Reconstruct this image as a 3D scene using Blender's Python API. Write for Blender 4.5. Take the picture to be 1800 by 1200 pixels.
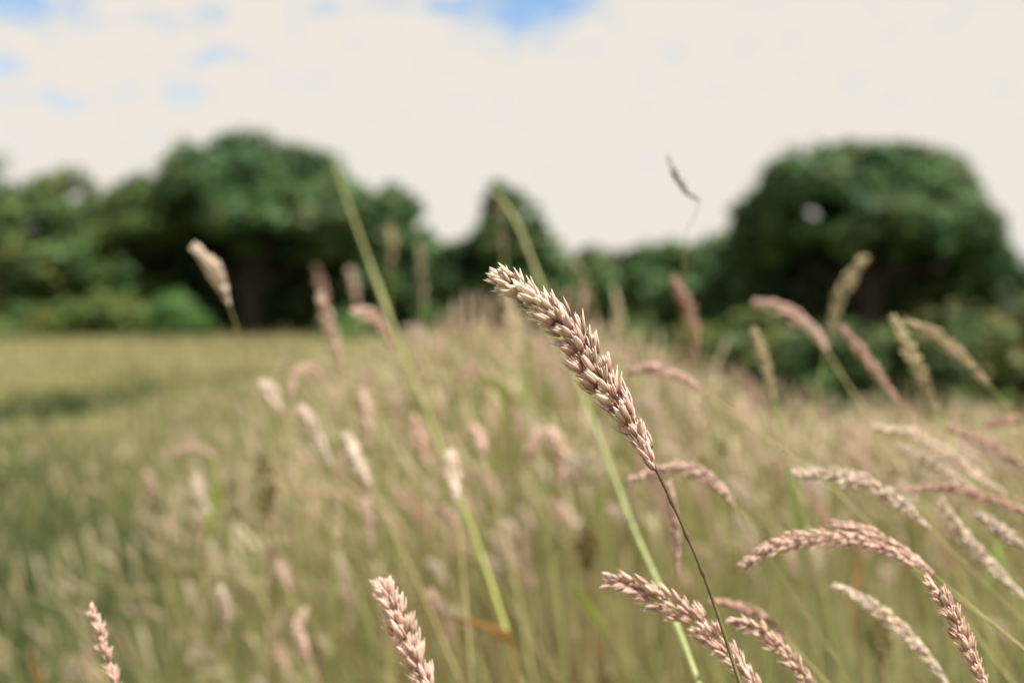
import bpy, bmesh, math, random
import numpy as np
from mathutils import Vector, Matrix, Quaternion
R = math.radians
scene = bpy.context.scene
for o in list(bpy.data.objects): bpy.data.objects.remove(o)
rng = np.random.default_rng(7)
random.seed(7)

# ------------------------------------------------------------------ camera
CAM_Z, PITCH, FPX = 1.0, R(-1.03), 2500.0
FOCUS = 0.5
cam_d = bpy.data.cameras.new('camera'); cam = bpy.data.objects.new('camera', cam_d)
scene.collection.objects.link(cam); scene.camera = cam
cam.location = (0, 0, CAM_Z); cam.rotation_euler = (math.pi/2 + PITCH, 0, 0)
cam_d.sensor_width = 36; cam_d.lens = 50; cam_d.clip_start = 0.02; cam_d.clip_end = 2000
cam_d.dof.use_dof = True; cam_d.dof.focus_distance = FOCUS; cam_d.dof.aperture_fstop = 6.8
cam_d.dof.aperture_blades = 0

# ------------------------------------------------------------------ sky
SUN_DIR = Vector((0.40, -0.26, 0.86)).normalized()
w = bpy.data.worlds.new('World'); scene.world = w; w.use_nodes = True
nt = w.node_tree; nt.nodes.clear()
def N(tree, typ, **kw):
    n = tree.nodes.new(typ)
    for k, v in kw.items(): setattr(n, k, v)
    return n
out = N(nt, 'ShaderNodeOutputWorld'); bg = N(nt, 'ShaderNodeBackground'); bg2 = N(nt, 'ShaderNodeBackground')
sky = N(nt, 'ShaderNodeTexSky', sky_type='NISHITA', sun_disc=False)
sky.sun_elevation = math.asin(SUN_DIR.z); sky.sun_rotation = math.atan2(SUN_DIR.x, SUN_DIR.y)
bg.inputs['Strength'].default_value = 0.11; sky.dust_density = 0.2; sky.ozone_density = 4.0; sky.air_density = 1.0
nt.links.new(sky.outputs[0], bg.inputs[0])
CLOUD = (0.584, 0.549, 0.492, 1)
bg2.inputs[0].default_value = CLOUD; bg2.inputs[1].default_value = 1.0
tc = N(nt, 'ShaderNodeTexCoord')
def vmath(op, a, b=None):
    n = N(nt, 'ShaderNodeVectorMath', operation=op)
    for i, s in enumerate((a, b)):
        if s is None: continue
        if isinstance(s, tuple): n.inputs[i].default_value = s
        else: nt.links.new(s, n.inputs[i])
    return n
def fmath(op, a, b=None, c=None):
    n = N(nt, 'ShaderNodeMath', operation=op)
    for i, s in enumerate((a, b, c)):
        if s is None: continue
        if isinstance(s, (int, float)): n.inputs[i].default_value = s
        else: nt.links.new(s, n.inputs[i])
    return n.outputs[0]
D0 = tc.outputs['Generated']
warp = N(nt, 'ShaderNodeTexNoise'); warp.inputs['Scale'].default_value = 30; warp.inputs['Detail'].default_value = 4
nt.links.new(D0, warp.inputs['Vector'])
wv = vmath('SCALE', vmath('SUBTRACT', warp.outputs['Color'], (0.5, 0.5, 0.5)).outputs[0]); wv.inputs['Scale'].default_value = 0.03
DW = vmath('ADD', D0, wv.outputs[0]).outputs[0]
def px_dir(px, py):
    v = Vector(((px-900)/FPX, math.cos(PITCH)+(-(py-600)/FPX)*-math.sin(PITCH), math.sin(PITCH)+(-(py-600)/FPX)*math.cos(PITCH)))
    return v.normalized()
# gaps of blue in the broken cloud: (px, py, half width, half height) seen from the meadow
gaps = [(30, 0, 120, 60, 1.0), (915, -26, 160, 104, 1.3), (335, 30, 85, 24, .6), (322, 168, 52, 28, .7), (95, 180, 90, 15, .6), (790, 8, 130, 26, .8),
        (14, 112, 40, 40, .5), (365, 100, 75, 10, .7), (560, 10, 50, 16, .7), (680, 14, 90, 10, .7), (225, 165, 50, 7, .55), (1150, -110, 130, 40, 1), (350, -120, 160, 40, 1), (1700, -180, 150, 60, 1)]
acc = None
for (px, py, hw, hh, amt) in gaps:
    c = px_dir(px, py)
    dv = vmath('SUBTRACT', DW, tuple(c)).outputs[0]
    sc_ = vmath('MULTIPLY', dv, (FPX/hw, FPX/(hw+hh), FPX/hh)).outputs[0]
    ln = N(nt, 'ShaderNodeVectorMath', operation='LENGTH'); nt.links.new(sc_, ln.inputs[0])
    v = fmath('MULTIPLY', fmath('SUBTRACT', 1.25, ln.outputs['Value']), amt*0.8)
    acc = v if acc is None else fmath('MAXIMUM', acc, v)
big = N(nt, 'ShaderNodeTexNoise'); big.inputs['Scale'].default_value = 3.2; big.inputs['Detail'].default_value = 6
mp = N(nt, 'ShaderNodeMapping'); mp.inputs['Scale'].default_value = (1, 1, 2.2); mp.inputs['Location'].default_value = (3.1, 0.4, 1.7)
nt.links.new(DW, mp.inputs[0]); nt.links.new(mp.outputs[0], big.inputs['Vector'])
sepz = N(nt, 'ShaderNodeSeparateXYZ'); nt.links.new(D0, sepz.inputs[0])
hi = N(nt, 'ShaderNodeMapRange'); hi.inputs[1].default_value = 0.28; hi.inputs[2].default_value = 0.5
nt.links.new(sepz.outputs['Z'], hi.inputs[0])
gen = fmath('MULTIPLY', fmath('MULTIPLY', fmath('SUBTRACT', big.outputs['Fac'], 0.5), 6.0), hi.outputs[0])
fine = N(nt, 'ShaderNodeTexNoise'); fine.inputs['Scale'].default_value = 55; fine.inputs['Detail'].default_value = 5; nt.links.new(mp.outputs[0], fine.inputs['Vector'])
acc = fmath('ADD', fmath('MAXIMUM', acc, gen), fmath('MULTIPLY', fmath('SUBTRACT', fine.outputs['Fac'], 0.5), 1.6))
ramp = N(nt, 'ShaderNodeMapRange', interpolation_type='SMOOTHSTEP'); ramp.inputs[1].default_value = 0.05; ramp.inputs[2].default_value = 1.0
ramp.inputs[4].default_value = 1.0
nt.links.new(acc, ramp.inputs[0])
mixw = N(nt, 'ShaderNodeMixShader'); nt.links.new(ramp.outputs[0], mixw.inputs[0])
nt.links.new(bg2.outputs[0], mixw.inputs[1]); nt.links.new(bg.outputs[0], mixw.inputs[2]); nt.links.new(mixw.outputs[0], out.inputs[0])

sun_d = bpy.data.lights.new('sun', 'SUN'); sun = bpy.data.objects.new('sun', sun_d); scene.collection.objects.link(sun)
sun_d.energy = 5.0; sun_d.angle = R(0.6); sun_d.color = (1, 0.95, 0.87)
sun.rotation_euler = SUN_DIR.to_track_quat('Z', 'Y').to_euler()
vs = scene.view_settings; vs.view_transform = 'Standard'; vs.look = 'None'; vs.gamma = 1; vs.use_curve_mapping = False
vs.exposure = 0.55
cy = scene.cycles; cy.max_bounces = 4; cy.diffuse_bounces = 2; cy.transmission_bounces = 2; cy.glossy_bounces = 2; cy.use_denoising = True; cy.use_adaptive_sampling = True; cy.adaptive_threshold = 0.02

# ------------------------------------------------------------------ helpers
COL = scene.collection
def P(px, py, d):
    """the point that stands d metres ahead where the photograph shows (px, py)"""
    x = (px-900)/FPX*d; y = -(py-600)/FPX*d
    c, s = math.cos(PITCH), math.sin(PITCH)
    return Vector((x, d*c - y*s, CAM_Z + d*s + y*c))
def mesh_np(name, V, F, col=None, smooth=False):
    """V (n,3), F list of (m,k) int arrays"""
    me = bpy.data.meshes.new(name)
    V = np.asarray(V, np.float32)
    me.vertices.add(len(V)); me.vertices.foreach_set('co', V.ravel())
    F = [np.asarray(f, np.int32) for f in (F if isinstance(F, list) else [F]) if len(f)]
    nl = sum(f.size for f in F); nf = sum(len(f) for f in F)
    me.loops.add(nl); me.loops.foreach_set('vertex_index', np.concatenate([f.ravel() for f in F]))
    me.polygons.add(nf)
    tot = np.concatenate([np.full(len(f), f.shape[1], np.int32) for f in F])
    st = np.concatenate([[0], np.cumsum(tot)[:-1]]).astype(np.int32)
    me.polygons.foreach_set('loop_start', st); me.polygons.foreach_set('loop_total', tot)
    if smooth: me.polygons.foreach_set('use_smooth', np.ones(nf, bool))
    me.update(calc_edges=True)
    if col is not None:
        a = me.color_attributes.new('Col', 'FLOAT_COLOR', 'POINT')
        c4 = np.ones((len(V), 4), np.float32); c4[:, :3] = col
        a.data.foreach_set('color', c4.ravel())
    return me
def link(name, data, mat=None, parent=None, kind=None):
    o = bpy.data.objects.new(name, data); COL.objects.link(o)
    if mat is not None and data is not None and not data.materials: data.materials.append(mat)
    if parent is not None: o.parent = parent
    if kind: o['kind'] = kind
    return o
def thing(name, label, cat, loc=(0, 0, 0), group=None):
    o = bpy.data.objects.new(name, None); COL.objects.link(o); o.empty_display_size = 0.05
    o.location = loc; o['label'] = label; o['category'] = cat
    if group: o['group'] = group
    return o

# ------------------------------------------------------------------ materials
def plant_mat(name, translucent=0.3, rough=0.6, noise_scale=40, noise_amt=0.25, rand_amt=0.15, base=None, spec=0.25):
    m = bpy.data.materials.new(name); m.use_nodes = True; t = m.node_tree; t.nodes.clear()
    o = N(t, 'ShaderNodeOutputMaterial'); p = N(t, 'ShaderNodeBsdfPrincipled'); p.inputs['Roughness'].default_value = rough
    p.inputs['Specular IOR Level'].default_value = spec
    if base is None:
        a = N(t, 'ShaderNodeAttribute', attribute_name='Col'); csrc = a.outputs['Color']
    else:
        a = N(t, 'ShaderNodeRGB'); a.outputs[0].default_value = (*base, 1); csrc = a.outputs[0]
    g = N(t, 'ShaderNodeTexCoord'); nz = N(t, 'ShaderNodeTexNoise'); nz.inputs['Scale'].default_value = noise_scale; nz.inputs['Detail'].default_value = 3
    t.links.new(g.outputs['Object'], nz.inputs['Vector'])
    mr = N(t, 'ShaderNodeMapRange'); mr.inputs[1].default_value = 0.25; mr.inputs[2].default_value = 0.75
    mr.inputs[3].default_value = 1-noise_amt; mr.inputs[4].default_value = 1+noise_amt
    t.links.new(nz.outputs['Fac'], mr.inputs[0])
    oi = N(t, 'ShaderNodeObjectInfo'); mr2 = N(t, 'ShaderNodeMapRange'); mr2.inputs[3].default_value = 1-rand_amt; mr2.inputs[4].default_value = 1+rand_amt
    t.links.new(oi.outputs['Random'], mr2.inputs[0])
    mul = N(t, 'ShaderNodeMath', operation='MULTIPLY'); t.links.new(mr.outputs[0], mul.inputs[0]); t.links.new(mr2.outputs[0], mul.inputs[1])
    vm = N(t, 'ShaderNodeVectorMath', operation='SCALE'); t.links.new(csrc, vm.inputs[0]); t.links.new(mul.outputs[0], vm.inputs['Scale'])
    t.links.new(vm.outputs[0], p.inputs['Base Color'])
    if translucent > 0:
        tr = N(t, 'ShaderNodeBsdfTranslucent'); t.links.new(vm.outputs[0], tr.inputs['Color'])
        mx = N(t, 'ShaderNodeMixShader'); mx.inputs[0].default_value = translucent
        t.links.new(p.outputs[0], mx.inputs[1]); t.links.new(tr.outputs[0], mx.inputs[2]); t.links.new(mx.outputs[0], o.inputs[0])
    else: t.links.new(p.outputs[0], o.inputs[0])
    return m
M_GRASS = plant_mat('grass_blades', 0.55, 0.55, 3, 0.2, 0)
M_HEADS = plant_mat('seed_heads', 0.3, 0.7, 300, 0.25, 0.1)
M_SPIKE = plant_mat('spikelet_husk', 0.28, 0.6, 900, 0.22, 0.16)
M_STEM = plant_mat('grass_stem', 0.1, 0.5, 120, 0.25, 0.1)
M_LEAF = plant_mat('tree_leaves', 0.16, 0.55, 0.6, 0.2, 0.08)
M_BARK = plant_mat('bark', 0, 0.9, 9, 0.4, 0.1, (0.05, 0.043, 0.034))

# ------------------------------------------------------------------ the ground
def ground_mat():
    m = bpy.data.materials.new('meadow_soil'); m.use_nodes = True; t = m.node_tree; p = t.nodes['Principled BSDF']
    p.inputs['Roughness'].default_value = 0.95
    g = N(t, 'ShaderNodeTexCoord'); n1 = N(t, 'ShaderNodeTexNoise'); n1.inputs['Scale'].default_value = 0.6; n1.inputs['Detail'].default_value = 8
    n2 = N(t, 'ShaderNodeTexNoise'); n2.inputs['Scale'].default_value = 14; n2.inputs['Detail'].default_value = 6
    for n in (n1, n2): t.links.new(g.outputs['Object'], n.inputs['Vector'])
    r1 = N(t, 'ShaderNodeValToRGB'); r1.color_ramp.elements[0].color = (0.14, 0.15, 0.06, 1); r1.color_ramp.elements[1].color = (0.32, 0.27, 0.13, 1)
    r1.color_ramp.elements[0].position = 0.35; r1.color_ramp.elements[1].position = 0.7
    t.links.new(n1.outputs['Fac'], r1.inputs[0])
    mx = N(t, 'ShaderNodeMixRGB', blend_type='MULTIPLY'); mx.inputs[0].default_value = 0.7
    t.links.new(r1.outputs[0], mx.inputs[1]); t.links.new(n2.outputs['Fac'], mx.inputs[2]); t.links.new(mx.outputs[0], p.inputs['Base Color'])
    b = N(t, 'ShaderNodeBump'); b.inputs['Strength'].default_value = 0.5; b.inputs['Distance'].default_value = 0.05
    t.links.new(n2.outputs['Fac'], b.inputs['Height']); t.links.new(b.outputs[0], p.inputs['Normal'])
    return m
gx, gy = np.meshgrid(np.linspace(-400, 400, 61), np.linspace(-60, 740, 61))
gz = 0.02*np.sin(gx*0.9)*np.cos(gy*0.7) + np.where(gy > 62, np.minimum((gy-62)*0.002, 0.4), 0)
gV = np.stack([gx.ravel(), gy.ravel(), gz.ravel()], 1)
ii = np.arange(61*61).reshape(61, 61)
gF = np.stack([ii[:-1, :-1], ii[:-1, 1:], ii[1:, 1:], ii[1:, :-1]], -1).reshape(-1, 4)
ground = link('ground', mesh_np('ground', gV, gF, smooth=True), ground_mat(), kind='structure')

# ------------------------------------------------------------------ trees and hedges
TREE_D = 48.0
TREE_SCALE = TREE_D/FPX
def leaf_mesh(name, C, nrm, size, col):
    """pointed diamond leaves: centres, normals, sizes, colours"""
    n = len(C)
    up = rng.normal(size=(n, 3)); u = np.cross(nrm, up); u /= np.linalg.norm(u, axis=1)[:, None]+1e-9
    v = np.cross(nrm, u)
    s = size[:, None]
    a = C + u*s*0.62; b = C + v*s*0.36 + nrm*s*0.10; c = C - u*s*0.5; d = C - v*s*0.36 + nrm*s*0.10
    V = np.stack([a, b, c, d], 1).reshape(-1, 3)
    F = np.arange(4*n).reshape(n, 4)
    return mesh_np(name, V, F, np.repeat(col, 4, 0))
def tube(V, F, pts, rad, seg=7):
    pts = [Vector(p) for p in pts]; base = sum(len(v) for v in V); rows = []
    for i, p in enumerate(pts):
        t = (pts[min(i+1, len(pts)-1)] - pts[max(i-1, 0)]).normalized()
        u = t.orthogonal().normalized() if i == 0 else (u - t*u.dot(t)).normalized()
        v = t.cross(u)
        rows.append([tuple(p + (u*math.cos(k*2*math.pi/seg) + v*math.sin(k*2*math.pi/seg))*rad[i]) for k in range(seg)])
    V.append(np.array(rows).reshape(-1, 3)); f = []
    for i in range(len(pts)-1):
        for k in range(seg):
            f.append((base+i*seg+k, base+i*seg+(k+1) % seg, base+(i+1)*seg+(k+1) % seg, base+(i+1)*seg+k))
    F.append(np.array(f))
LEAF_COLS = np.array([(0.056, 0.125, 0.036), (0.076, 0.145, 0.042), (0.042, 0.100, 0.034), (0.094, 0.135, 0.044)])
def tree(name, label, cat, px, D, lobes, n, size=(0.13, 0.3), cols=LEAF_COLS, tint=(1, 1, 1), trunk_r=0.25, crown='crown', stem='trunk', group=None, depth=1.0, clump=0.42, hole=None):
    base = P(px, 600, D); base.z = 0.0
    t = thing(name, label, cat, base, group)
    sc = D/FPX
    areas = [rx*ry for (_, _, rx, ry) in lobes]; A = sum(areas)
    Cs, Ns, cl = [], [], []
    limbs = []
    for (lx, ly, rx, ry), a in zip(lobes, areas):
        c = np.array(P(lx, ly, D + rng.uniform(-0.35, 0.35)*rx*sc*depth)) - np.array(base)
        rad = np.array([rx*sc, max(0.5*rx, 0.6*ry)*sc*depth*1.1+0.4, ry*sc])
        limbs.append((c, rad))
        k = int(n*a/A)
        nc = max(14, int(k/55))
        dirs = rng.normal(size=(nc, 3)); dirs /= np.linalg.norm(dirs, axis=1)[:, None]
        low = dirs[:, 2] < -0.35; dirs[low, 2] *= 0.35; dirs /= np.linalg.norm(dirs, axis=1)[:, None]
        cc = c + dirs*rad*rng.uniform(0.68, 0.98, (nc, 1))
        ck = rng.integers(0, len(cols), nc); cb = rng.uniform(0.78, 1.22, nc)
        idx = rng.integers(0, nc, k)
        rr = min(rad[0], rad[2])*clump
        off = rng.normal(size=(k, 3)); off /= np.linalg.norm(off, axis=1)[:, None]
        pos = cc[idx] + off*rr*(rng.uniform(0.1, 1, (k, 1))**0.45)*np.array([1, 1, 0.72])
        nn = dirs[idx]*0.5 + off*0.55 + rng.normal(size=(k, 3))*0.45 + np.array([0, 0, 0.35])
        nn /= np.linalg.norm(nn, axis=1)[:, None]
        Cs.append(pos); Ns.append(nn)
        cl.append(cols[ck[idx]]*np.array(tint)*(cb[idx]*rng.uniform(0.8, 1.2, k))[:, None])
    C = np.concatenate(Cs); C[:, 2] = np.maximum(C[:, 2], 0.05); Ns = np.concatenate(Ns); cl = np.concatenate(cl)
    if hole:   # a gap through the crown
        hc = np.array(P(hole[0], hole[1], D)-base); keep = ((C[:, 0]-hc[0])/(hole[2]*sc))**2 + ((C[:, 2]-hc[2])/(hole[3]*sc))**2 > 1
        C, Ns, cl = C[keep], Ns[keep], cl[keep]
    link(crown, leaf_mesh(crown, C, Ns, rng.uniform(*size, len(C))*1.2, cl), M_LEAF, t)
    V, F = [], []
    top = max(c[2] for c, _ in limbs)
    tp = [Vector((0, 0, -0.1)), Vector((0.05, 0, 0.2)), Vector((rng.uniform(-.1, .1), 0, top*0.35)), Vector((rng.uniform(-.25, .25), 0.1, top*0.75))]
    tube(V, F, tp, [trunk_r*1.35, trunk_r, trunk_r*0.8, trunk_r*0.3])
    for c, rad in limbs:
        e = Vector(c); s = tp[2].lerp(tp[3], rng.uniform(-0.4, 0.4)); m = s.lerp(e, 0.5) + Vector((0, 0, rng.uniform(-0.05, .15)*rad[2]))
        tube(V, F, [s, m, e], [trunk_r*0.5, trunk_r*0.3, trunk_r*0.08], 6)
    link(stem, mesh_np(stem, np.concatenate(V), F, smooth=True), M_BARK, t)
    return t
G_TREE = 'trees along the far edge of the meadow'
OLIVE = (1.35, 1.15, 1.0)
tree('hedgerow_tree', 'dark tree cut off by the left edge of the photo', 'tree', -70, 48, [(-70, 350, 100, 100), (-40, 440, 80, 90), (-150, 430, 100, 110), (-60, 520, 80, 60)], 9000, group=G_TREE)
tree('hedgerow_tree', 'low olive green tree filling the far left below a flat top', 'tree', 120, 47,
     [(125, 368, 85, 70), (40, 415, 70, 75), (205, 400, 75, 70), (120, 460, 110, 75), (255, 385, 60, 75), (30, 500, 80, 60), (190, 505, 90, 55)], 15000, tint=OLIVE, group=G_TREE)
tree('broadleaf_tree', 'largest dark green domed tree, above the pale seed head against black shade', 'tree', 440, 48,
     [(440, 312, 95, 72), (360, 330, 85, 68), (520, 335, 85, 74), (310, 385, 75, 70), (585, 375, 62, 75), (480, 385, 120, 55), (575, 435, 75, 50)], 34000, trunk_r=0.42, group=G_TREE, depth=2.3)
tree('hedgerow_tree', 'small square-topped tree against the right flank of the biggest dome', 'tree', 680, 48.5,
     [(690, 375, 46, 46), (655, 390, 45, 50), (690, 440, 50, 50), (660, 490, 60, 60)], 8000, group=G_TREE)
tree('hedgerow_tree', 'narrow pointed tree between the two dips of the skyline', 'tree', 895, 48,
     [(880, 365, 34, 42), (915, 385, 38, 45), (880, 430, 46, 50), (940, 440, 40, 46), (905, 490, 60, 50)], 8000, group=G_TREE, trunk_r=0.16)
tree('broadleaf_tree', 'broad domed tree standing alone on the right of the skyline', 'tree', 1530, 46,
     [(1530, 318, 100, 70), (1420, 335, 80, 68), (1625, 340, 80, 72), (1365, 395, 72, 62), (1680, 405, 58, 75), (1520, 395, 130, 62), (1348, 435, 40, 46), (1600, 430, 80, 34), (1722, 456, 50, 60)], 35000, trunk_r=0.42, group=G_TREE, depth=2.3, hole=(1426, 380, 27, 19))
G_HEDGE = 'hedges closing the far edge of the meadow'
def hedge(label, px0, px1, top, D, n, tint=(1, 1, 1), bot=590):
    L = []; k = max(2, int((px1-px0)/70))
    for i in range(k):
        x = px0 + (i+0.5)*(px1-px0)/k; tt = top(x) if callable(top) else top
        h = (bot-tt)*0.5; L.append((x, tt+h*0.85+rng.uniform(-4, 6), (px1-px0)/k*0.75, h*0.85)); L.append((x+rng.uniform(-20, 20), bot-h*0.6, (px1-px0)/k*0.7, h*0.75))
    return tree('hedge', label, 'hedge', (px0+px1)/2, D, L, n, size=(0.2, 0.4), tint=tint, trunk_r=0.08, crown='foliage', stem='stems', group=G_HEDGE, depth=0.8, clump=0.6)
hedge('low hedge dip in the skyline between the small square tree and the pointed tree', 715, 850, 416, 49.5, 6500)
hedge('dark level hedge between the pointed tree and the broad domed tree', 955, 1320, lambda x: 447-(x-990)*0.11, 49, 15000)
hedge('hedge running out of the photo right of the broad domed tree', 1735, 1960, 466, 49, 9000)
hedge('shaded hedge bank beneath the biggest dome', 200, 740, 395, 50.5, 30000, (.62, .62, .7))  # leaf tint darkened to paint in deeper shade under the crown
hedge('shaded hedge bank beneath the broad domed tree', 1290, 1750, 425, 48.5, 28000, (.62, .62, .7))  # same darkened leaves: shade below this crown put into the tint
hedge('long hedge at the foot of the low olive tree', -160, 250, 420, 51, 22000, OLIVE)
hedge('hedge bank behind the foot of the pointed tree', 840, 980, 470, 51, 6000)
# low weeds in front of the trees
G_WEED = 'low bushes at the foot of the trees'
for (px, D, top, wd, lab, tint) in [
    (170, 42, 512, 95, 'olive brown bush below the low olive tree', (1.9, 1.35, 1.0)),
    (300, 43, 516, 70, 'green bush in front of the black shade on the left', (1.2, 1.25, 1)),
    (60, 44, 528, 80, 'brown green bush at the left edge under the trees', (1.7, 1.3, 1.1)),
    (600, 42, 540, 50, 'small green bush under the right flank of the biggest dome', (1.2, 1.2, 1))]:
    tree('bush', lab, 'bush', px, D, [(px, top+40, wd*0.6, 38), (px-wd*.5, top+52, wd*.5, 30), (px+wd*.5, top+50, wd*.5, 32)], 3200, size=(.1, .2), tint=tint, trunk_r=0.05, crown='foliage', stem='stems', group=G_WEED, clump=0.6)
G_BR = 'bramble bushes behind the tall grass on the right'
for (px, D, top, wd, lab, tint) in [
    (1120, 9, 556, 110, 'dark bramble bush behind the focused seed head', (1.25, 1.2, 1)),
    (1290, 8, 548, 130, 'bramble bush with ochre tips below the level hedge', (1.6, 1.2, .9)),
    (1470, 7.4, 560, 120, 'dark bramble bush behind the long reddish head', (.9, .95, .9)),
    (1640, 7.2, 535, 140, 'ochre tipped bramble bush behind the forked pair of heads', (1.35, 1.05, .9)),
    (1800, 7.6, 520, 120, 'russet bramble bush at the right edge of the photo', (1.6, 1.0, .9))]:
    tree('bramble_bush', lab, 'bush', px, D, [(px, top+75, wd*.62, 72), (px-wd*.5, top+95, wd*.5, 60), (px+wd*.5, top+90, wd*.5, 62), (px, top+180, wd*.8, 80), (px-wd*.4, top+250, wd*.6, 60), (px+wd*.4, top+250, wd*.6, 60)],
         6500, size=(.03, .07), tint=(tint[0]*.85, tint[1]*.8, tint[2]*.75), trunk_r=0.015, crown='foliage', stem='stems', group=G_BR, clump=0.5)

# ------------------------------------------------------------------ meadow grass (uncountable)
def smooth01(x): x = np.clip(x, 0, 1); return x*x*(3-2*x)
def vnoise(x, y, s, seed):
    r = np.random.default_rng(seed); T = r.random((64, 64)); x = x/s; y = y/s
    xi = np.floor(x).astype(int); yi = np.floor(y).astype(int); fx = smooth01(x-xi); fy = smooth01(y-yi)
    g = lambda a, b: T[a % 64, b % 64]
    return (g(xi, yi)*(1-fx)+g(xi+1, yi)*fx)*(1-fy) + (g(xi, yi+1)*(1-fx)+g(xi+1, yi+1)*fx)*fy
def tallness(x, y):
    """1 in the tall meadow, 0 on the grazed green side to the left"""
    return smooth01((x + 0.30*y + 0.25)/(0.27*y + 0.45))
def height_at(x, y):
    far = smooth01((y-9)/9)
    tall = 0.80 + 0.10*(vnoise(x, y, 0.9, 1)-0.5)*2 - 0.20*smooth01((x-0.05*y)/(0.12*y+.1))*smooth01((y-1.2)/2.0) - 0.09*smooth01((x-0.14*y)/(0.1*y))*smooth01((y-2.5)/2.0)
    short = 0.34 + 0.12*(vnoise(x, y, 0.7, 2)-0.5)
    h = short + (tall-short)*tallness(x, y)
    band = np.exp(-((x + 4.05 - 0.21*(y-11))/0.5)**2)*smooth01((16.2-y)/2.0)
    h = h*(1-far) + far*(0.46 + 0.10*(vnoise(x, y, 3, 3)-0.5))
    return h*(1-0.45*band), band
def palette(x, y, n):
    straw = np.array([(0.465, 0.43, 0.21), (0.42, 0.405, 0.185), (0.515, 0.47, 0.26), (0.37, 0.365, 0.15)])
    green = np.array([(0.14, 0.19, 0.065), (0.10, 0.15, 0.05), (0.19, 0.22, 0.08), (0.075, 0.12, 0.04)])
    brown = np.array([(0.25, 0.15, 0.07), (0.32, 0.2, 0.10)])
    tl = tallness(x, y)
    far = smooth01((y-9)/8)
    _, band = height_at(x, y)
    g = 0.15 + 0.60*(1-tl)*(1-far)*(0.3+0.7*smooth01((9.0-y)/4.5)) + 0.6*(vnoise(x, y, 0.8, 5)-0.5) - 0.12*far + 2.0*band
    k = rng.random(n)
    c = straw[rng.integers(0, 4, n)]
    gm = k < g; c[gm] = green[rng.integers(0, 4, gm.sum())]
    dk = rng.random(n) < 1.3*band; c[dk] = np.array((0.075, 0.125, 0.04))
    bm = rng.random(n) < 0.35*smooth01((vnoise(x, y, 0.45, 8)-0.45)*2.5)*tl*(1-far)*smooth01((4.5-y)/2)+0.04*tl; c[bm] = brown[rng.integers(0, 2, bm.sum())]
    return c*rng.uniform(0.82, 1.18, (n, 1))
def scatter(n, d0, d1, ang=30, power=1.0):
    u = rng.random(n)
    d = d0*(d1/d0)**(u**power)
    a = rng.uniform(-R(ang), R(ang), n)
    return d*np.tan(a), d
def blades(n, d0, d1, hscale=(0.6, 1.05), wfac=1.0, ang=28):
    x, y = scatter(n, d0, d1, ang)
    H, _ = height_at(x, y); h = H*rng.uniform(*hscale, n)
    wd = 0.0022*wfac*(y**0.72)*rng.uniform(0.6, 1.5, n)
    th = rng.uniform(0, 2*np.pi, n); lean = np.abs(rng.normal(0.22, 0.18, n))
    dx = np.cos(th)*lean*0.8 - 0.08; dy = np.sin(th)*lean*0.8
    ph = rng.uniform(0, np.pi, n); wx = np.cos(ph); wy = np.sin(ph)
    ts = np.array([0, 0.42, 0.78]); ws = np.array([0.8, 1, 0.65])
    V = np.zeros((n, 7, 3), np.float32)
    for i, (t, s) in enumerate(zip(ts, ws)):
        cx = x+dx*h*t*t; cyy = y+dy*h*t*t; cz = h*t*(1-0.25*lean*t)
        V[:, 2*i, 0] = cx-wx*wd*s; V[:, 2*i, 1] = cyy-wy*wd*s; V[:, 2*i, 2] = cz
        V[:, 2*i+1, 0] = cx+wx*wd*s; V[:, 2*i+1, 1] = cyy+wy*wd*s; V[:, 2*i+1, 2] = cz
    V[:, 6, 0] = x+dx*h; V[:, 6, 1] = y+dy*h; V[:, 6, 2] = h*(1-0.25*lean)
    b = (np.arange(n)*7)[:, None]
    q = np.concatenate([b+np.array([0, 1, 3, 2]), b+np.array([2, 3, 5, 4])]); tr = b+np.array([4, 5, 6])
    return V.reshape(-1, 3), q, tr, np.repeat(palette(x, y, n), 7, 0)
def join_blades(name, sets, label):
    Vs, Q, T, C = [], [], [], []; o = 0
    for V, q, t, c in sets:
        Vs.append(V); Q.append(q+o); T.append(t+o); C.append(c); o += len(V)
    ob = link(name, mesh_np(name, np.concatenate(Vs), [np.concatenate(Q), np.concatenate(T)], np.concatenate(C)), M_GRASS, kind='stuff')
    ob['label'] = label; ob['category'] = 'grass'
join_blades('meadow_grass', [blades(6000, 0.25, 1.5, hscale=(0.3, 0.62)), blades(40000, 1.45, 5), blades(75000, 4, 14), blades(60000, 12, 58, wfac=1.3)],
            'dense straw and green grass of the meadow, out of focus')

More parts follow.
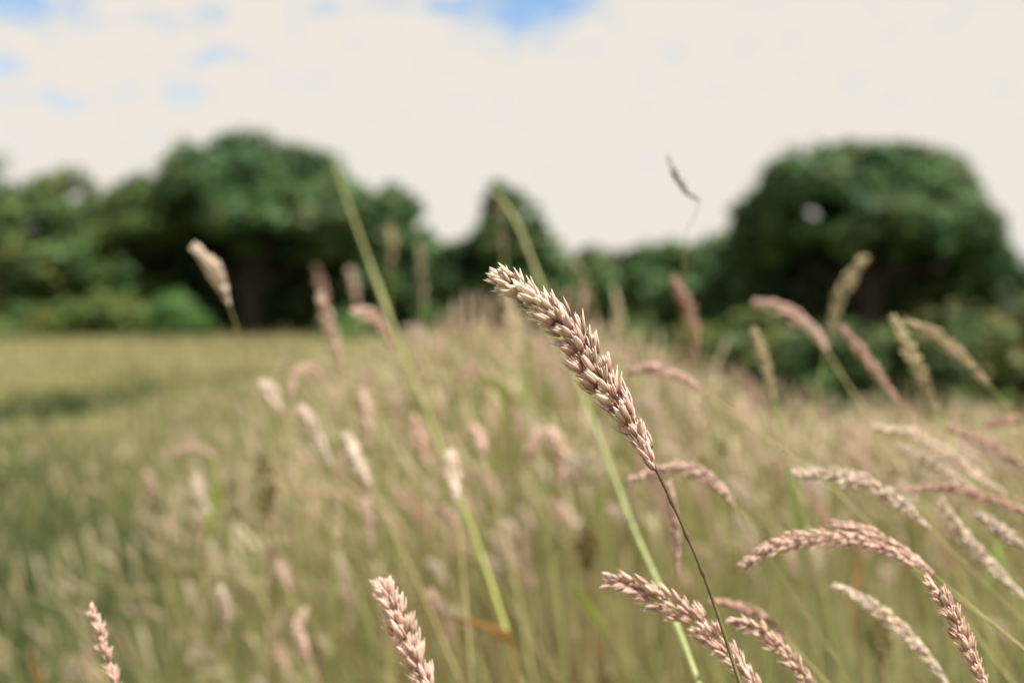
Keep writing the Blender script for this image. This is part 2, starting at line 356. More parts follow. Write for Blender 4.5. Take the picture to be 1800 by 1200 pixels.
# fine seed culms beyond the ones that can be picked out
def culms(n, d0, d1):
    x, y = scatter(n, d0, d1, 27)
    tl = tallness(x, y); keep = rng.random(n) < 0.15 + 0.85*np.maximum(tl, smooth01((y-9)/9)*0.8)
    x, y = x[keep], y[keep]; n = len(x)
    H, _ = height_at(x, y); h = np.minimum(H*rng.uniform(0.85, 1.14, n), 1.08)
    lx = -rng.uniform(-0.03, 0.16, n); ly = rng.normal(0, 0.08, n)
    hl = rng.uniform(0.05, 0.10, n); wd = 0.004*(y/3)**0.35*rng.uniform(0.7, 1.3, n)
    ang = np.where(rng.random(n) < .2, rng.uniform(.6, 1.6, n), rng.normal(0.12, 0.3, n))
    V = np.zeros((n, 14, 3), np.float32)
    sw = 0.0011*(y**0.6)
    for i, t in enumerate((0.0, 0.6, 1.0)):
        cx = x+lx*h*t*t; c_y = y+ly*h*t*t; cz = h*t
        V[:, 2*i, 0] = cx-sw; V[:, 2*i+1, 0] = cx+sw; V[:, 2*i:2*i+2, 1] = c_y[:, None]; V[:, 2*i:2*i+2, 2] = cz[:, None]
    ax = -np.sin(ang); az = np.cos(ang)
    bx, by, bz = x+lx*h, y+ly*h, h
    px, pz = az, -ax
    for i, (t, s) in enumerate(((0.12, .7), (0.6, 1.0))):
        k = 6+4*i; cx = bx+ax*hl*t; cz = bz+az*hl*t
        for j, (a, b) in enumerate(((1, 0), (0, 1), (-1, 0), (0, -1))):
            V[:, k+j-0, 0] = cx+px*wd*s*a; V[:, k+j, 1] = by+wd*s*b; V[:, k+j, 2] = cz+pz*wd*s*a
    V = np.concatenate([V, np.zeros((n, 1, 3), np.float32)], 1)
    V[:, 14, 0] = bx+ax*hl; V[:, 14, 1] = by; V[:, 14, 2] = bz+az*hl
    V = V[:, :15]
    b = (np.arange(n)*15)[:, None]
    q = [b+np.array([0, 1, 3, 2]), b+np.array([2, 3, 5, 4])]
    for j in range(4): q.append(b+np.array([6+j, 6+(j+1) % 4, 10+(j+1) % 4, 10+j]))
    tr = [b+np.array([10+j, 10+(j+1) % 4, 14]) for j in range(4)]
    hc = np.array([(0.68, 0.54, 0.41), (0.72, 0.63, 0.46), (0.56, 0.44, 0.31), (0.58, 0.53, 0.31)])[rng.integers(0, 4, n)]
    sc = np.array([(0.42, 0.38, 0.17), (0.30, 0.33, 0.11)])[rng.integers(0, 2, n)]
    C = np.concatenate([np.repeat(sc[:, None], 6, 1), np.repeat(hc[:, None], 9, 1)], 1)
    return V.reshape(-1, 3), np.concatenate(q), np.concatenate(tr), C.reshape(-1, 3)
join_blades('far_grass_heads', [culms(1400, 1.9, 3.6), culms(3200, 2.8, 7), culms(4500, 6, 45)], 'mass of pinkish seed heads deep in the meadow')

# ------------------------------------------------------------------ grass stalks one by one
TONES = {'pink': ((0.55, 0.29, 0.22), (0.94, 0.74, 0.62)), 'cream': ((0.66, 0.45, 0.33), (0.95, 0.85, 0.71)),
         'straw': ((0.48, 0.37, 0.20), (0.78, 0.66, 0.44)), 'rust': ((0.47, 0.26, 0.20), (0.76, 0.52, 0.43)), 'grey': ((0.34, 0.32, 0.31), (0.55, 0.52, 0.50)), 'olive': ((0.28, 0.24, 0.12), (0.52, 0.44, 0.26)),
         'focus': ((0.37, 0.125, 0.105), (0.96, 0.77, 0.67)), 'focustip': ((0.50, 0.26, 0.17), (0.97, 0.86, 0.72))}
STEMC = {'purple': (0.13, 0.085, 0.065), 'straw': (0.42, 0.36, 0.17), 'green': (0.34, 0.42, 0.13), 'olive': (0.30, 0.29, 0.10)}
def spikelet_geo(seed, tone, detail=True):
    """one spikelet along +Z, unit length: a pointed floret between two keeled glumes with pale margins"""
    r = np.random.default_rng(seed); lo, hi = (np.array(c) for c in tone)
    V, F3, F4, C = [], [], [], []
    def add(v, q, t, c):
        o = len(V); V.extend(v); C.extend(c); F4.extend([[i+o for i in f] for f in q]); F3.extend([[i+o for i in f] for f in t])
    def spindle(len_, w, d, seg, ts, prof, off, tilt, mix0, mix1):
        v = [(off[0], off[1], 0)]; c = [lo*0.8]
        for t, p in zip(ts, prof):
            for k in range(seg):
                a = 2*math.pi*k/seg
                v.append((off[0]+math.cos(a)*w*p, off[1]+math.sin(a)*d*p+tilt*t*len_, t*len_)); m = mix0+(mix1-mix0)*t**1.25+0.5*abs(math.cos(a))**2*p*t**0.5
                c.append(lo+(hi-lo)*min(max(m*r.uniform(.85, 1.1), 0), 1.05))
        n0 = len(v); v.append((off[0], off[1]+tilt*len_*1.05, len_)); c.append(hi*1.02)
        q, t3 = [], []
        for k in range(seg): t3.append((0, 1+(k+1) % seg, 1+k))
        for i in range(len(ts)-1):
            for k in range(seg): q.append((1+i*seg+k, 1+i*seg+(k+1) % seg, 1+(i+1)*seg+(k+1) % seg, 1+(i+1)*seg+k))
        b = 1+(len(ts)-1)*seg
        for k in range(seg): t3.append((b+k, b+(k+1) % seg, n0))
        add(v, q, t3, c)
    if detail:
        o1 = r.uniform(0.06, 0.22); o2 = r.uniform(0.06, 0.2)
        spindle(0.86, 0.085, 0.075, 5, (0.2, 0.5, 0.8), (0.7, 1, 0.6), (0, 0, 0), 0, 0.15, 0.6)
        spindle(1.0, 0.138, 0.06, 6, (0.15, 0.38, 0.62, 0.84), (0.62, 1, 0.86, 0.42), (0, 0.045, 0), o1, 0.05, 1.0)
        spindle(r.uniform(.82, .95), 0.13, 0.055, 6, (0.15, 0.38, 0.62, 0.84), (0.62, 1, 0.86, 0.42), (0, -0.045, 0), -o2, 0.0, 0.95)
    else:
        spindle(1.0, 0.15, 0.12, 4, (0.3, 0.68), (1, 0.72), (0, 0, 0), 0, 0.1, 1.0)
    return np.array(V, np.float32), np.array(F3), np.array(F4), np.array(C, np.float32)
SPK = {}
def spikelet_mesh(tone, i):
    k = (tone, i)
    if k not in SPK:
        V, t, q, c = spikelet_geo(100+i, TONES[tone]); me = mesh_np('spikelet', V, [q, t], c, smooth=True); me.materials.append(M_SPIKE); SPK[k] = me
    return SPK[k]
def curve(pts, n):
    """Catmull-Rom through the points, n samples"""
    p = [Vector(q) for q in pts]; p = [p[0]*2-p[1]] + p + [p[-1]*2-p[-2]]; outp = []
    m = len(p)-3
    for i in range(n):
        u = i/(n-1)*m; k = min(int(u), m-1); t = u-k; a, b, c, d = p[k:k+4]
        outp.append(0.5*((2*b)+(-a+c)*t+(2*a-5*b+4*c-d)*t*t+(-a+3*b-3*c+d)*t*t*t))
    return outp
def stem_down(B, T):
    """continue from a head's base B, heading T (downwards), to the ground"""
    T = T.normalized()
    if T.z > -0.25: T.z = -0.25; T.normalize()
    side = Vector((T.x, T.y, 0)); k = min(0.45*B.z, 0.5)*min(1.0, side.length/max(-T.z, .3))
    G = Vector((B.x, B.y, 0)) + (side.normalized()*k if side.length > 1e-4 else Vector())
    a = B + T*B.z*0.33; b = G + Vector((0, 0, B.z*0.4)); o = []
    for i in range(1, 11):
        t = i/10; o.append(B*(1-t)**3 + a*3*t*(1-t)**2 + b*3*t*t*(1-t) + G*t**3)
    o[-1].z = -0.03
    return o
def layout(axis, half, slen, n, seed, per=6, open_=(14, 34), prof=None):
    """spikelets on short appressed branchlets along the axis (tip first): list of (pos, dir, roll_ref, length)"""
    r = np.random.default_rng(seed); L = []; m = len(axis)-1
    prof = prof or (lambda t: 0.45+1.75*t if t < .3 else (1.0 if t < .55 else 1.0-0.75*(t-.55)/.45))
    nb = max(3, n//per)
    for b in range(nb):
        t = (b+r.uniform(0.1, .9))/nb; fi = b*2.4 + r.uniform(-.5, .5); k = r.integers(max(per-2, 2), per+3)
        for j in range(k):
            tt = min(max(t + (r.uniform(-1, 1)*0.8/nb), 0.0), 1.0)
            u = tt*m; i0 = min(int(u), m-1); p = axis[i0].lerp(axis[i0+1], u-i0); ax = (axis[i0]-axis[i0+1]).normalized()
            e1 = ax.orthogonal().normalized(); e2 = ax.cross(e1); f = fi + r.normal(0, .55)
            rad = e1*math.cos(f)+e2*math.sin(f)
            R_ = half*prof(tt); a = R(r.uniform(*open_))
            if tt < 0.05: a *= 0.6
            ll = slen*r.uniform(.8, 1.12)*(0.85 if tt < .08 else 1)
            if tt > .8: a *= 1-2.6*(tt-.8); ll *= 1-1.6*(tt-.8)
            off = max(R_ - ll*math.sin(a), 0)*r.uniform(.15, 1.0)
            d = (ax*math.cos(a)+rad*math.sin(a)).normalized()
            L.append((p + rad*off - ax*ll*0.35, d, rad, ll))
    return L
def frame(pos, d, rad, l, roll):
    z = d; y = (rad - z*rad.dot(z)).normalized(); x = y.cross(z)
    q = Matrix((x, y, z)).transposed() @ Matrix.Rotation(roll, 3, 'Z')
    return Matrix.Translation(pos) @ (q*l).to_4x4()
GEO = {}
def merged_head(L, tone, seed):
    r = np.random.default_rng(seed); Vs, T, Q, C = [], [], [], []; o = 0
    if tone not in GEO: GEO[tone] = [spikelet_geo(300+i, TONES[tone], False) for i in range(4)]
    for (p, d, rad, l) in L:
        V, t, q, c = GEO[tone][r.integers(0, 4)]; M = np.array(frame(p, d, rad, l, r.uniform(-.6, .6)))
        Vs.append(V @ M[:3, :3].T + M[:3, 3]); T.append(t+o); Q.append(q+o); C.append(c*r.uniform(.8, 1.15)); o += len(V)
    return mesh_np('seed_head', np.concatenate(Vs), [np.concatenate(Q), np.concatenate(T)], np.concatenate(C), smooth=True)
def stem_mesh(path, r0, r1, color, nodes=(), seg=6, color2=None):
    V, F = [], []; n = len(path)
    tube(V, F, path, [r0+(r1-r0)*i/(n-1) for i in range(n)], seg)
    V = np.concatenate(V); c = np.array(color)[None]*np.ones((len(V), 1))
    if color2 is not None:
        k = np.linspace(0, 1, n).repeat(seg)[:, None]; c = c*(1-k)+np.array(color2)*k
    return mesh_np('stem', V, F, c, smooth=True)
ALLG = 'flowering grass stalks in the meadow'
def stalk(label, pts, depth, half_px, tone='pink', stem='straw', n=70, slen=None, single=False, stem_px=2.2, stem_path=None, seed=0, nodes=(), group=ALLG, open_=(14, 34), prof=None, per=6):
    """pts: tip-to-base points of the head; depth: one value or (tip, base)"""
    d0, d1 = depth if isinstance(depth, tuple) else (depth, depth)
    m = len(pts); W = [P(x, y, d0+(d1-d0)*i/(m-1)) for i, (x, y) in enumerate(pts)]
    dm = (d0+d1)/2; half = half_px*dm/FPX; slen = slen or max(0.0055, half*1.5)
    axis = curve(W, 24)
    if stem_path:
        sp = [P(x, y, d) for (x, y, d) in stem_path]; up = curve([W[-2], W[-1]]+sp, 24)[8:]; sb = sp[-1]; T = sp[-1]-sp[-2]
    else: up = []; sb = W[-1]; T = W[-1]-W[-2]
    down = [sb] + stem_down(sb, T)
    foot = down[-1].copy(); foot.z = 0
    t = thing('grass_stalk', label, 'grass stalk', foot, group)
    loc = [Vector(p)-foot for p in ([W[-1]]+list(up)+down[1:] if up else down)]
    sr = stem_px*dm/FPX/2
    s = link('stem', stem_mesh(loc, sr, sr*1.7, STEMC[stem], color2=STEMC['olive']), M_STEM, t)
    for (x, y, d) in nodes:
        c = P(x, y, d)-foot; V, F = [], []
        tube(V, F, [c+Vector((-.0012, 0, .0028)), c+Vector((-.0005, 0, .001)), c, c-Vector((-.0005, 0, .0012)), c-Vector((-.0012, 0, .0028))], [sr*1.0, sr*1.5, sr*1.75, sr*1.4, sr*1.0], 8)
        V = np.concatenate(V); link('node', mesh_np('node', V, F, np.tile(np.array((0.17, 0.10, 0.075)), (len(V), 1)), smooth=True), M_STEM, s)
    al = [a-foot for a in axis]
    L = layout(al, half, slen, n, seed+11, per, open_=open_, prof=prof)
    if single:
        r = np.random.default_rng(seed+5)
        V, F = [], []; tube(V, F, al, [sr*0.35+sr*0.65*i/(len(al)-1) for i in range(len(al))], 6)
        for (p, d, rad, l) in L[::5]:
            k = min(range(len(al)), key=lambda i: (al[i]-p).length); e = al[min(k+2, len(al)-1)]
            tube(V, F, [e, e.lerp(p, .6), p], [sr*.4, sr*.32, sr*.25], 4)
        V = np.concatenate(V)
        pan = link('panicle', mesh_np('panicle', V, F, np.tile(np.array((0.30, 0.16, 0.11)), (len(V), 1)), smooth=True), M_STEM, t)
        for (p, d, rad, l) in L:
            tn = 'focustip' if tone == 'focus' and (p-al[0]).length < (al[-1]-al[0]).length*r.uniform(.0, .8) else tone
            o = link('spikelet', spikelet_mesh(tn, int(r.integers(0, 7))), None, pan)
            o.matrix_local = frame(p, d, rad, l, r.uniform(-.7, .7))
    else:
        link('seed_head', merged_head(L, tone, seed), M_HEADS, t, 'stuff')
    return t

# the focused head
def hero_prof(t):
    if t < .10: return 0.55+1.5*t
    if t < .40: return 0.70+1.0*(t-.10)
    if t < .62: return 1.0
    return 1.0-0.72*(t-.62)/.38
stalk('sharp pinkish cream seed head in the middle, the only one in full focus',
      [(876, 486), (908, 507), (960, 545), (1008, 596), (1045, 652), (1085, 712), (1122, 768), (1150, 818)], (0.502, 0.5), 37, 'focus', 'purple', n=265, slen=0.0084, single=True,
      stem_px=5.2, stem_path=[(1180, 880, .5), (1207, 940, .5), (1235, 1005, .5), (1262, 1080, .5), (1302, 1205, .5)], seed=1,
      nodes=[(1180, 880, .5), (1207, 940, .5), (1235, 1005, .5)], open_=(8, 36), prof=hero_prof)
# near the plane of focus
stalk('thick knobbly pink seed head rising from the bottom edge, below the tall yellow-green stem', [(670, 1022), (690, 1068), (716, 1130), (750, 1200), (775, 1260)], (.57, .555), 30, 'pink', n=150, slen=.0078, single=True, seed=2, open_=(12, 34), per=4)
stalk('thick pink seed head bent over behind the thin stem of the focused one', [(1062, 1020), (1110, 1030), (1170, 1058), (1228, 1095), (1280, 1150), (1322, 1198), (1370, 1265)], (.57, .55), 27, 'pink', n=190, slen=.0068, single=True, seed=3, per=4, open_=(10, 28))
stalk('braided looking seed head cut by the bottom edge at far right', [(1634, 1020), (1662, 1062), (1690, 1120), (1716, 1172), (1740, 1230)], .535, 20, 'pink', n=130, slen=.006, single=True, seed=4, per=4, open_=(10, 28))
stalk('small pale seed head next to the thick bent one at the bottom', [(1285, 1090), (1330, 1105), (1372, 1142), (1420, 1198), (1445, 1230)], .58, 18, 'pink', n=120, slen=.006, single=True, seed=5, per=4, open_=(10, 28))
stalk('slim upright pale seed head at the bottom left, among the green', [(160, 1070), (174, 1108), (186, 1150), (206, 1205), (220, 1240)], .6, 11, 'pink', n=80, slen=.006, single=True, seed=6, per=4, open_=(10, 28))
# softer heads: label, points, depth, half width px, tone
SOFT = [
 ('long head arched like a bow, its tip pointing down left, low on the right', [(1302, 997), (1345, 968), (1400, 949), (1480, 947), (1560, 968), (1605, 995)], .61, 12, 'pink', 110),
 ('arched head lying across the back of the bow-shaped one', [(1465, 920), (1520, 935), (1580, 968), (1612, 988), (1640, 1008)], .64, 10, 'pink', 90),
 ('bright thick arched head above the bow-shaped one', [(1395, 832), (1450, 834), (1510, 846), (1560, 870), (1605, 905), (1632, 928)], .68, 12, 'cream', 100),
 ('slanting straw head below the bow-shaped one near the bottom edge', [(1468, 1030), (1530, 1062), (1590, 1112), (1640, 1168), (1672, 1220)], .68, 10, 'cream', 90),
 ('upper of two parallel pale heads slanting at the right', [(1535, 752), (1600, 762), (1655, 792), (1712, 832), (1768, 868)], .86, 10, 'cream', 80),
 ('lower of two parallel pale heads slanting at the right', [(1580, 784), (1640, 816), (1690, 850), (1725, 868)], .84, 9, 'cream', 70),
 ('pale head right of the two parallel ones, leaving the right edge', [(1668, 750), (1722, 776), (1770, 802), (1820, 828)], .9, 9, 'pink', 70),
 ('faint head lying level at the right edge above the pale slanting ones', [(1735, 748), (1775, 738), (1830, 742)], 1.0, 9, 'rust', 60),
 ('left limb of the forked pair of straw heads before the dark bushes', [(1570, 558), (1600, 620), (1628, 678), (1648, 722)], .95, 10, 'straw', 70),
 ('right limb of the forked pair of straw heads before the dark bushes', [(1592, 566), (1642, 590), (1692, 628), (1742, 682)], .93, 10, 'straw', 80),
 ('reddish arched head between the bright thick one and the right edge', [(1590, 862), (1660, 855), (1725, 872), (1800, 900), (1840, 925)], .78, 7, 'rust', 80),
 ('long straight pale head slanting down to the right edge', [(1655, 880), (1700, 950), (1760, 1012), (1812, 1062)], .75, 9, 'cream', 90),
 ('short pale head at the right edge above the long straight one', [(1722, 905), (1762, 936), (1812, 968)], .72, 10, 'cream', 60),
 ('reddish head hidden behind the small pale one at the bottom', [(1250, 1056), (1300, 1066), (1352, 1092), (1390, 1130)], .72, 9, 'rust', 60),
 ('wide pink blurred head drooping from upper left before the broad domed tree', [(1330, 532), (1380, 546), (1428, 580), (1455, 620)], 1.2, 12, 'pink', 60),
 ('upright pinkish blurred head below the level hedge', [(1185, 492), (1205, 532), (1220, 580), (1216, 640)], 1.4, 11, 'rust', 60),
 ('greenish head leaning right before the shade of the broad domed tree', [(1520, 452), (1492, 490), (1470, 540), (1456, 600)], 1.4, 11, 'olive', 60),
 ('upright straw head between the two drooping pink ones at right', [(1325, 580), (1344, 640), (1362, 705)], 1.05, 9, 'straw', 60),
 ('pink arched head directly right of the focused one', [(1100, 656), (1150, 646), (1200, 664), (1238, 688)], .85, 10, 'pink', 70),
 ('pink arched head right behind the base of the focused one', [(1108, 845), (1160, 826), (1220, 828), (1270, 862), (1290, 890)], .72, 12, 'pink', 80),
 ('vertical pinkish head crossing behind the thin stem of the focused one', [(1175, 850), (1182, 900), (1188, 960), (1191, 1015)], .72, 9, 'pink', 60),
 ('long reddish head slanting under the forked pair', [(1480, 575), (1530, 640), (1590, 722)], 1.0, 9, 'rust', 60),
 ('bright head against the black shade of the biggest tree', [(343, 436), (368, 464), (388, 498), (402, 535)], .92, 13, 'cream', 60),
 ('pink head curving just left of the tall yellow-green stem at the skyline', [(622, 546), (660, 560), (690, 612)], 1.2, 11, 'pink', 50),
 ('pale upright head left of the pink curving one', [(562, 520), (580, 580), (600, 642)], 1.3, 11, 'pink', 50),
 ('cream oval head left of the inverted hook in the meadow', [(458, 672), (476, 692), (492, 725)], 1.3, 12, 'cream', 40),
 ('head bent into an inverted hook in the left meadow', [(512, 690), (520, 655), (548, 648), (585, 690)], 1.2, 8, 'pink', 50),
 ('slanting cream head below the inverted hook', [(530, 720), (552, 762), (582, 818)], 1.2, 12, 'cream', 50),
 ('bright cream head left of the tall yellow-green stem', [(608, 765), (630, 815), (650, 852)], 1.1, 13, 'cream', 50),
 ('upright pale head above the bright cream one', [(634, 688), (642, 735), (648, 785)], 1.3, 10, 'pink', 40),
 ('short pale head touching the tall yellow-green stem', [(728, 735), (738, 775), (746, 815)], 1.3, 10, 'pink', 40),
 ('pale head in front of the tall yellow-green stem', [(792, 795), (798, 840), (802, 880)], 1.1, 12, 'cream', 40),
 ('round pale head between the two tall green stems', [(836, 752), (842, 770), (850, 795)], 1.5, 12, 'pink', 30),
 ('left limb of the pale upturned V between the tall stems', [(950, 758), (932, 790), (912, 832)], 1.3, 10, 'pink', 40),
 ('right limb of the pale upturned V between the tall stems', [(968, 758), (982, 790), (990, 848)], 1.3, 13, 'pink', 40),
 ('small arched pale head over the green on the left', [(300, 800), (340, 786), (382, 802)], 1.6, 8, 'pink', 40),
 ('curved cream head beside the yellow-green leaf on the left', [(344, 838), (352, 872), (370, 900)], 1.5, 8, 'cream', 40),
 ('short upright pink head over the green on the left', [(258, 832), (266, 862), (272, 890)], 1.7, 8, 'pink', 40),
 ('oval cream head low in the left meadow', [(388, 1035), (396, 1062), (402, 1098)], 1.2, 9, 'cream', 40),
 ('crooked mauve head low in the left meadow', [(536, 1072), (520, 1105), (532, 1130), (542, 1155)], 1.2, 10, 'pink', 40),
 ('small slanting pink head beside the foot of the tall yellow-green stem', [(768, 888), (790, 908), (812, 938)], 1.2, 9, 'pink', 40),
 ('slim vertical pale head below the bright cream one', [(590, 850), (592, 910), (588, 975)], 1.4, 8, 'straw', 40),
 ('pale head above the knobbly pink one at the bottom', [(756, 1040), (766, 1062), (772, 1088)], 1.1, 10, 'pink', 40),
 ('faint slanting head beneath the cream slanting one', [(490, 980), (500, 1010), (510, 1040)], 1.5, 8, 'pink', 30),
 ('pinkish head beneath the bright cream one', [(645, 880), (648, 920), (655, 965)], 1.3, 8, 'pink', 40),
 ('pale head against the square tree on the skyline', [(738, 425), (742, 480), (745, 540)], 3.2, 7, 'straw', 14),
 ('faint pinkish tuft at the foot of the biggest tree', [(555, 470), (566, 505), (575, 545)], 3.2, 8, 'pink', 14),
 ('faint pinkish tuft right of the other, left of the tall yellow-green stem', [(615, 470), (622, 500), (630, 540)], 3.2, 8, 'pink', 14),
 ('pale bloom raised into the dark notch right of the square tree', [(684, 400), (690, 430), (686, 480)], 3.2, 7, 'straw', 14),
 ('pale head below the tip of the focused one, at the skyline', [(885, 500), (900, 570), (915, 650)], 1.6, 10, 'straw', 50),
 ('broad blurred straw head before the dark level hedge', [(1012, 460), (1030, 510), (1050, 570)], 3.0, 9, 'olive', 18),
 ('narrow head raised against the pointed tree', [(872, 335), (882, 390), (886, 455)], 2.6, 7, 'olive', 18),
 ('wispy grey head alone against the white sky', [(1174, 278), (1192, 312), (1206, 336), (1228, 352)], .8, 9, 'grey', 60),
]
for i, (lab, pts, d, hp, tone, n) in enumerate(SOFT):
    r = random.Random(i)
    if tone == 'grey':
        stalk(lab, pts, d, hp, tone, 'straw', n, seed=20+i, stem_px=1.3, slen=.006, stem_path=[(1222, 380, .86), (1204, 420, .87), (1206, 520, .88), (1230, 640, .9)], open_=(6, 20), per=3)
    else:
        stalk(lab, pts, (d, d*r.uniform(.97, 1.03)), hp*(1.65 if pts[0][0] > 1250 and d < 1 else 1.35), tone, 'green' if tone in ('straw', 'olive') else 'straw', int(n*3.2), seed=20+i, stem_px=2.8, per=3, open_=(8, 26), slen=max(.005, hp*1.35*d/FPX*1.15))

# tall thick stems and leaves
def tall_stem(label, pts, r_px, c0, c1, name='tall_grass_stem', sheath=None):
    W = [P(x, y, d) for (x, y, d) in pts]; path = curve(W, 30); T = W[-1]-W[-2]; down = stem_down(W[-1], T)
    foot = down[-1].copy(); foot.z = 0
    t = thing(name, label, 'grass stem', foot, 'tall bare green stems')
    loc = [p-foot for p in path+down]; dm = pts[len(pts)//2][2]
    link('stem', stem_mesh(loc, r_px[0]*pts[0][2]/FPX, r_px[1]*pts[-1][2]/FPX, c0, color2=c1, seg=8), M_STEM, t)
    if sheath:
        a, b, k = sheath; seg = path[a:b]; V, F = [], []
        n = len(seg); tube(V, F, [p-foot for p in seg], [k*(0.35+0.65*math.sin(math.pi*(i+.5)/n))*dm/FPX for i in range(n)], 8)
        V = np.concatenate(V); link('leaf_sheath', mesh_np('leaf_sheath', V, F, np.tile(np.array(c0)*1.1, (len(V), 1)), smooth=True), M_STEM, t)
    return t
tall_stem('tall yellow-green stem slanting from the biggest tree down to the bottom', [(584, 275, 1.6), (620, 380, 1.52), (660, 490, 1.44), (700, 600, 1.36), (745, 710, 1.28), (790, 830, 1.2), (830, 930, 1.12), (866, 1035, 1.06), (890, 1110, 1.02)],
          (2.6, 5.2), (0.25, 0.25, 0.10), (0.42, 0.45, 0.12), sheath=(6, 12, 5.5))
tall_stem('tall pale green stem passing behind the focused head', [(868, 335, 1.6), (905, 385, 1.52), (942, 475, 1.4), (985, 590, 1.25), (1022, 690, 1.12), (1062, 792, 1.0), (1110, 920, .86), (1150, 1010, .78), (1190, 1100, .70), (1228, 1200, .63)],
          (3.2, 5.0), (0.28, 0.28, 0.12), (0.42, 0.48, 0.19), sheath=(9, 14, 5.5))
def leaf(label, pts, wpx, colr, name='grass_leaf', tipfirst=True):
    W = [P(x, y, d) for (x, y, d) in pts]; path = curve(W, 14); T = W[-1]-W[-2]; path = path + stem_down(W[-1], T)
    foot = path[-1].copy(); foot.z = 0; t = thing(name, label, 'grass leaf', foot, 'separate blades among the stalks')
    n = len(path); V = []; C = []
    for i, p in enumerate(path):
        k = i/(n-1); dd = p.y; wd = wpx*dd/FPX/2*min(1, 0.12+3.0*k)*(1 if k < .38 else max(0.16, 1-(k-.38)*3.2))
        tt = (path[min(i+1, n-1)]-path[max(i-1, 0)]).normalized(); s = tt.cross(Vector((0.25, 1, 0.2))).normalized(); nn = s.cross(tt)
        C += [np.array(colr)*(1-min(1, max(0, (k-.3)*3))) + np.array((0.34, 0.30, 0.14))*min(1, max(0, (k-.3)*3))]*3; q = p-foot; V += [tuple(q-s*wd), tuple(q+nn*wd*.35), tuple(q+s*wd)]
    F = []
    for i in range(n-1):
        for j in (0, 1): F.append((i*3+j, i*3+j+1, i*3+j+4, i*3+j+3))
    link('blade', mesh_np('blade', V, np.array(F), np.array(C), smooth=True), M_GRASS, t)
    return t
leaf('yellow-green leaf beside the curved cream head on the left', [(362, 795, 1.5), (380, 850, 1.5), (372, 910, 1.5), (362, 960, 1.5)], 22, (0.42, 0.48, 0.10))
leaf('short bright yellow-green leaf low between the tall stems', [(1005, 1015, .9), (1025, 1050, .9), (1048, 1090, .9), (1070, 1130, .9)], 16, (0.42, 0.48, 0.10))
leaf('yellow-green leaf curled over between the tall stems', [(822, 682, 1.4), (850, 668, 1.4), (880, 682, 1.4), (892, 710, 1.4), (898, 780, 1.4)], 24, (0.44, 0.46, 0.14))
leaf('orange brown dead leaf bent across the foot of the yellow-green stem', [(775, 1078, 1.0), (820, 1092, 1.0), (870, 1108, .98), (900, 1130, .97), (912, 1190, .96)], 22, (0.46, 0.25, 0.09))
leaf('pale green leaf under the bright thick arched head', [(1385, 825, 1.1), (1392, 870, 1.1), (1402, 920, 1.1), (1408, 980, 1.1)], 22, (0.42, 0.48, 0.17))
leaf('small bright green leaf among the slanting heads at far right', [(1765, 945, 1.1), (1752, 970, 1.1), (1742, 1000, 1.1), (1730, 1060, 1.1)], 20, (0.36, 0.50, 0.14))
leaf('thin orange blade at the bottom left corner', [(55, 1142, 1.0), (62, 1170, 1.0), (72, 1205, 1.0), (80, 1240, 1.0)], 16, (0.42, 0.27, 0.10))
leaf('orange brown blade under the bow-shaped head', [(1505, 960, .95), (1512, 1000, .95), (1500, 1060, .95), (1508, 1130, .95)], 22, (0.44, 0.30, 0.13))
# brown seed spikes of dock
def dock(label, pts, d, half_px, seed):
    W = [P(x, y, d) for (x, y) in pts]; axis = curve(W, 14); down = [W[-1]]+stem_down(W[-1], W[-1]-W[-2]); foot = down[-1].copy(); foot.z = 0
    t = thing('dock_plant', label, 'weed', foot, 'brown dock spikes in the meadow')
    link('stem', stem_mesh([p-foot for p in down], .0015, .003, (0.24, 0.15, 0.07)), M_STEM, t)
    half = half_px*d/FPX
    L = layout([a-foot for a in axis], half, half*.9, 90, seed, open_=(35, 80), prof=lambda t: 0.25+1.1*math.sin(math.pi*min(t*.9+.05, 1)))
    TONES.setdefault('dock', ((0.14, 0.10, 0.035), (0.24, 0.18, 0.06)))
    link('seed_head', merged_head(L, 'dock', seed), M_HEADS, t, 'stuff')
dock('brown olive dock spike in the left meadow', [(465, 795), (467, 850), (470, 905)], 1.5, 22, 70)
dock('rusty brown dock spike below the bow-shaped head', [(1545, 1085), (1548, 1120), (1550, 1160)], 1.1, 22, 71)
dock('dark dock spike between the tall stems near the bottom', [(1030, 925), (1032, 960), (1036, 1000)], 1.3, 24, 72)

# scattered middle-distance stalks: one of each kind, then copies
def proto(seed, tone, stemc):
    r = np.random.default_rng(seed)
    bend = r.uniform(0.1, 0.9); hl = r.uniform(0.045, 0.085)
    pts = []; p = Vector((-0.13, 0, 0.90)); a = 0.28
    for i in range(6): pts.append(p.copy()); a += bend/5; p += Vector((-math.sin(a), r.uniform(-.1, .1), math.cos(a)))*hl/5
    axis = curve(pts[::-1], 14)
    path = curve([pts[0], Vector((-.085, 0, .70)), Vector((-.03, 0, .35)), Vector((0, 0, -.03))], 12)
    L = layout(axis, r.uniform(.008, .0125), .0085, 120, seed, 3, open_=(10, 30))
    hm = merged_head(L, tone, seed); hm.materials.append(M_HEADS)
    sm = stem_mesh(path, .0007, .0013, STEMC[stemc], color2=STEMC['olive'], seg=5); sm.materials.append(M_STEM)
    return hm, sm
PROTO = [proto(200+i, t, s) for i, (t, s) in enumerate([('pink', 'straw'), ('cream', 'straw'), ('pink', 'olive'), ('straw', 'green'), ('rust', 'straw'), ('cream', 'olive'), ('pink', 'green'), ('cream', 'straw')])]
TN = ['pink', 'cream', 'mauve pink', 'straw', 'reddish', 'olive-stemmed cream', 'green-stemmed pink', 'pale straw']
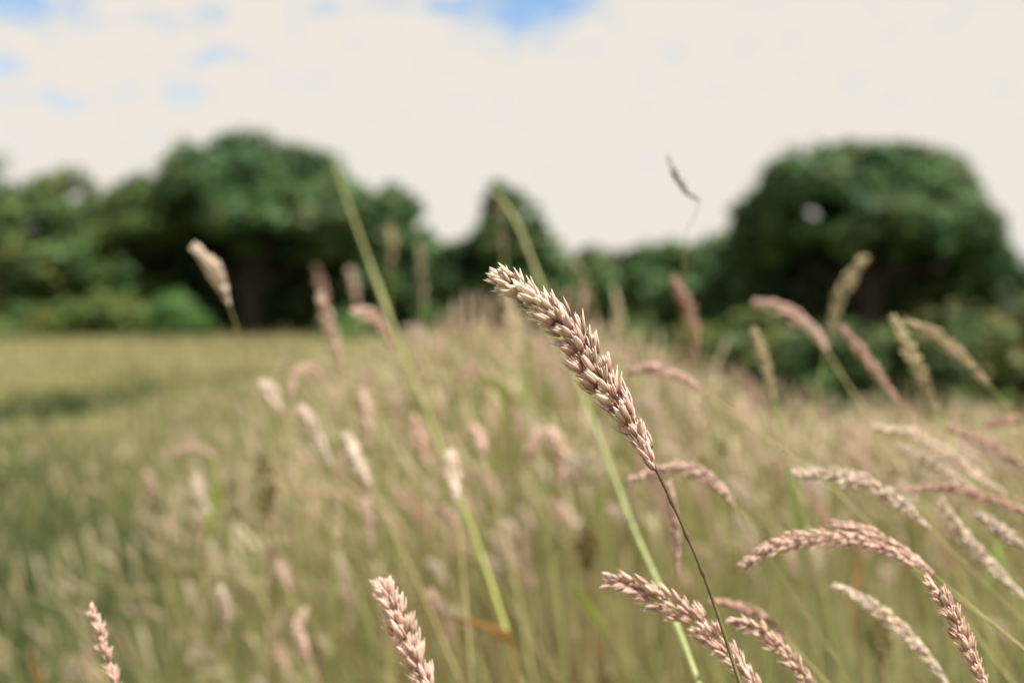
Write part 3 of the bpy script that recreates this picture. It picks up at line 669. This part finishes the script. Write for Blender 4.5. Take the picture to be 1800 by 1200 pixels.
ANCH = [(370, 480, 'bright head against the black shade'), (660, 570, 'pink curving head'), (580, 580, 'pale upright head at the skyline'), (475, 695, 'cream oval head'), (545, 660, 'inverted hook'),
        (555, 765, 'slanting cream head'), (630, 810, 'bright cream head'), (740, 775, 'head touching the yellow-green stem'), (842, 770, 'round pale head'), (955, 790, 'upturned V'), (340, 790, 'small arched head'),
        (266, 860, 'upright pink head on the green side'), (396, 1065, 'low oval cream head'), (530, 1110, 'crooked mauve head'), (790, 910, 'small slanting pink head'), (715, 1120, 'knobbly pink head'), (590, 910, 'slim vertical head'),
        (180, 1130, 'slim head at bottom left'), (855, 680, 'curled yellow-green leaf'), (850, 1100, 'orange dead leaf'), (1032, 960, 'dark dock spike'), (1000, 590, 'focused head'), (1170, 660, 'pink arched head'), (1190, 840, 'pink head behind the focused base'),
        (1200, 550, 'upright pinkish head'), (1345, 640, 'upright straw head'), (1390, 560, 'wide drooping pink head'), (1490, 500, 'greenish leaning head'), (1530, 640, 'long reddish head'), (1650, 620, 'forked pair'), (1650, 800, 'two parallel heads'),
        (1520, 850, 'bright thick arched head'), (1450, 950, 'bow-shaped head'), (1550, 1090, 'slanting straw head'), (1690, 1110, 'braided head'), (1200, 1070, 'thick bent head'), (1740, 980, 'long straight pale head'), (1760, 780, 'pale head at the right edge')]
def scatter_label(px, py, d, tone):
    a = min(ANCH, key=lambda q: (q[0]-px)**2 + (q[1]-py)**2); dx, dy = px-a[0], py-a[1]
    where = ('left of' if dx < 0 else 'right of') if abs(dx) > abs(dy) else ('above' if dy < 0 else 'below')
    size = 'tiny' if d > 3.4 else ('small' if d > 2.1 else 'medium')
    return f'{size} blurred {tone} stalk {where} the {a[2]}'
made = 0; used = set()
r = np.random.default_rng(42)
while made < 235:
    d = 1.5*(4.2/1.5)**r.random(); px = r.uniform(-40, 1840)
    x = (px-900)/FPX*d
    tl = float(tallness(np.array([x]), np.array([d]))[0])
    if r.random() > 0.12+0.88*tl: continue
    H = float(height_at(np.array([x]), np.array([d]))[0][0])
    top = min(H*r.uniform(0.95, 1.2), 1.05)
    py = 555+(1-top)*FPX/d
    if py > 1260: continue
    pk = int(r.integers(0, len(PROTO))); hm, sm = PROTO[pk]
    lab = scatter_label(px, py, d, TN[pk])
    if lab in used: continue
    used.add(lab)
    t = thing('grass_stalk', lab, 'grass stalk', (x+0.1, d, 0), 'small blurred stalks scattered through the meadow')
    s = top/0.95; t.scale = (s, s, s); t.rotation_euler = (r.normal(0, .04), r.normal(0, .07), r.normal(0, .7))
    for nm, me in (('stem', sm), ('seed_head', hm)):
        o = bpy.data.objects.new(nm, me); COL.objects.link(o); o.parent = t
        if nm == 'seed_head': o['kind'] = 'stuff'
    made += 1
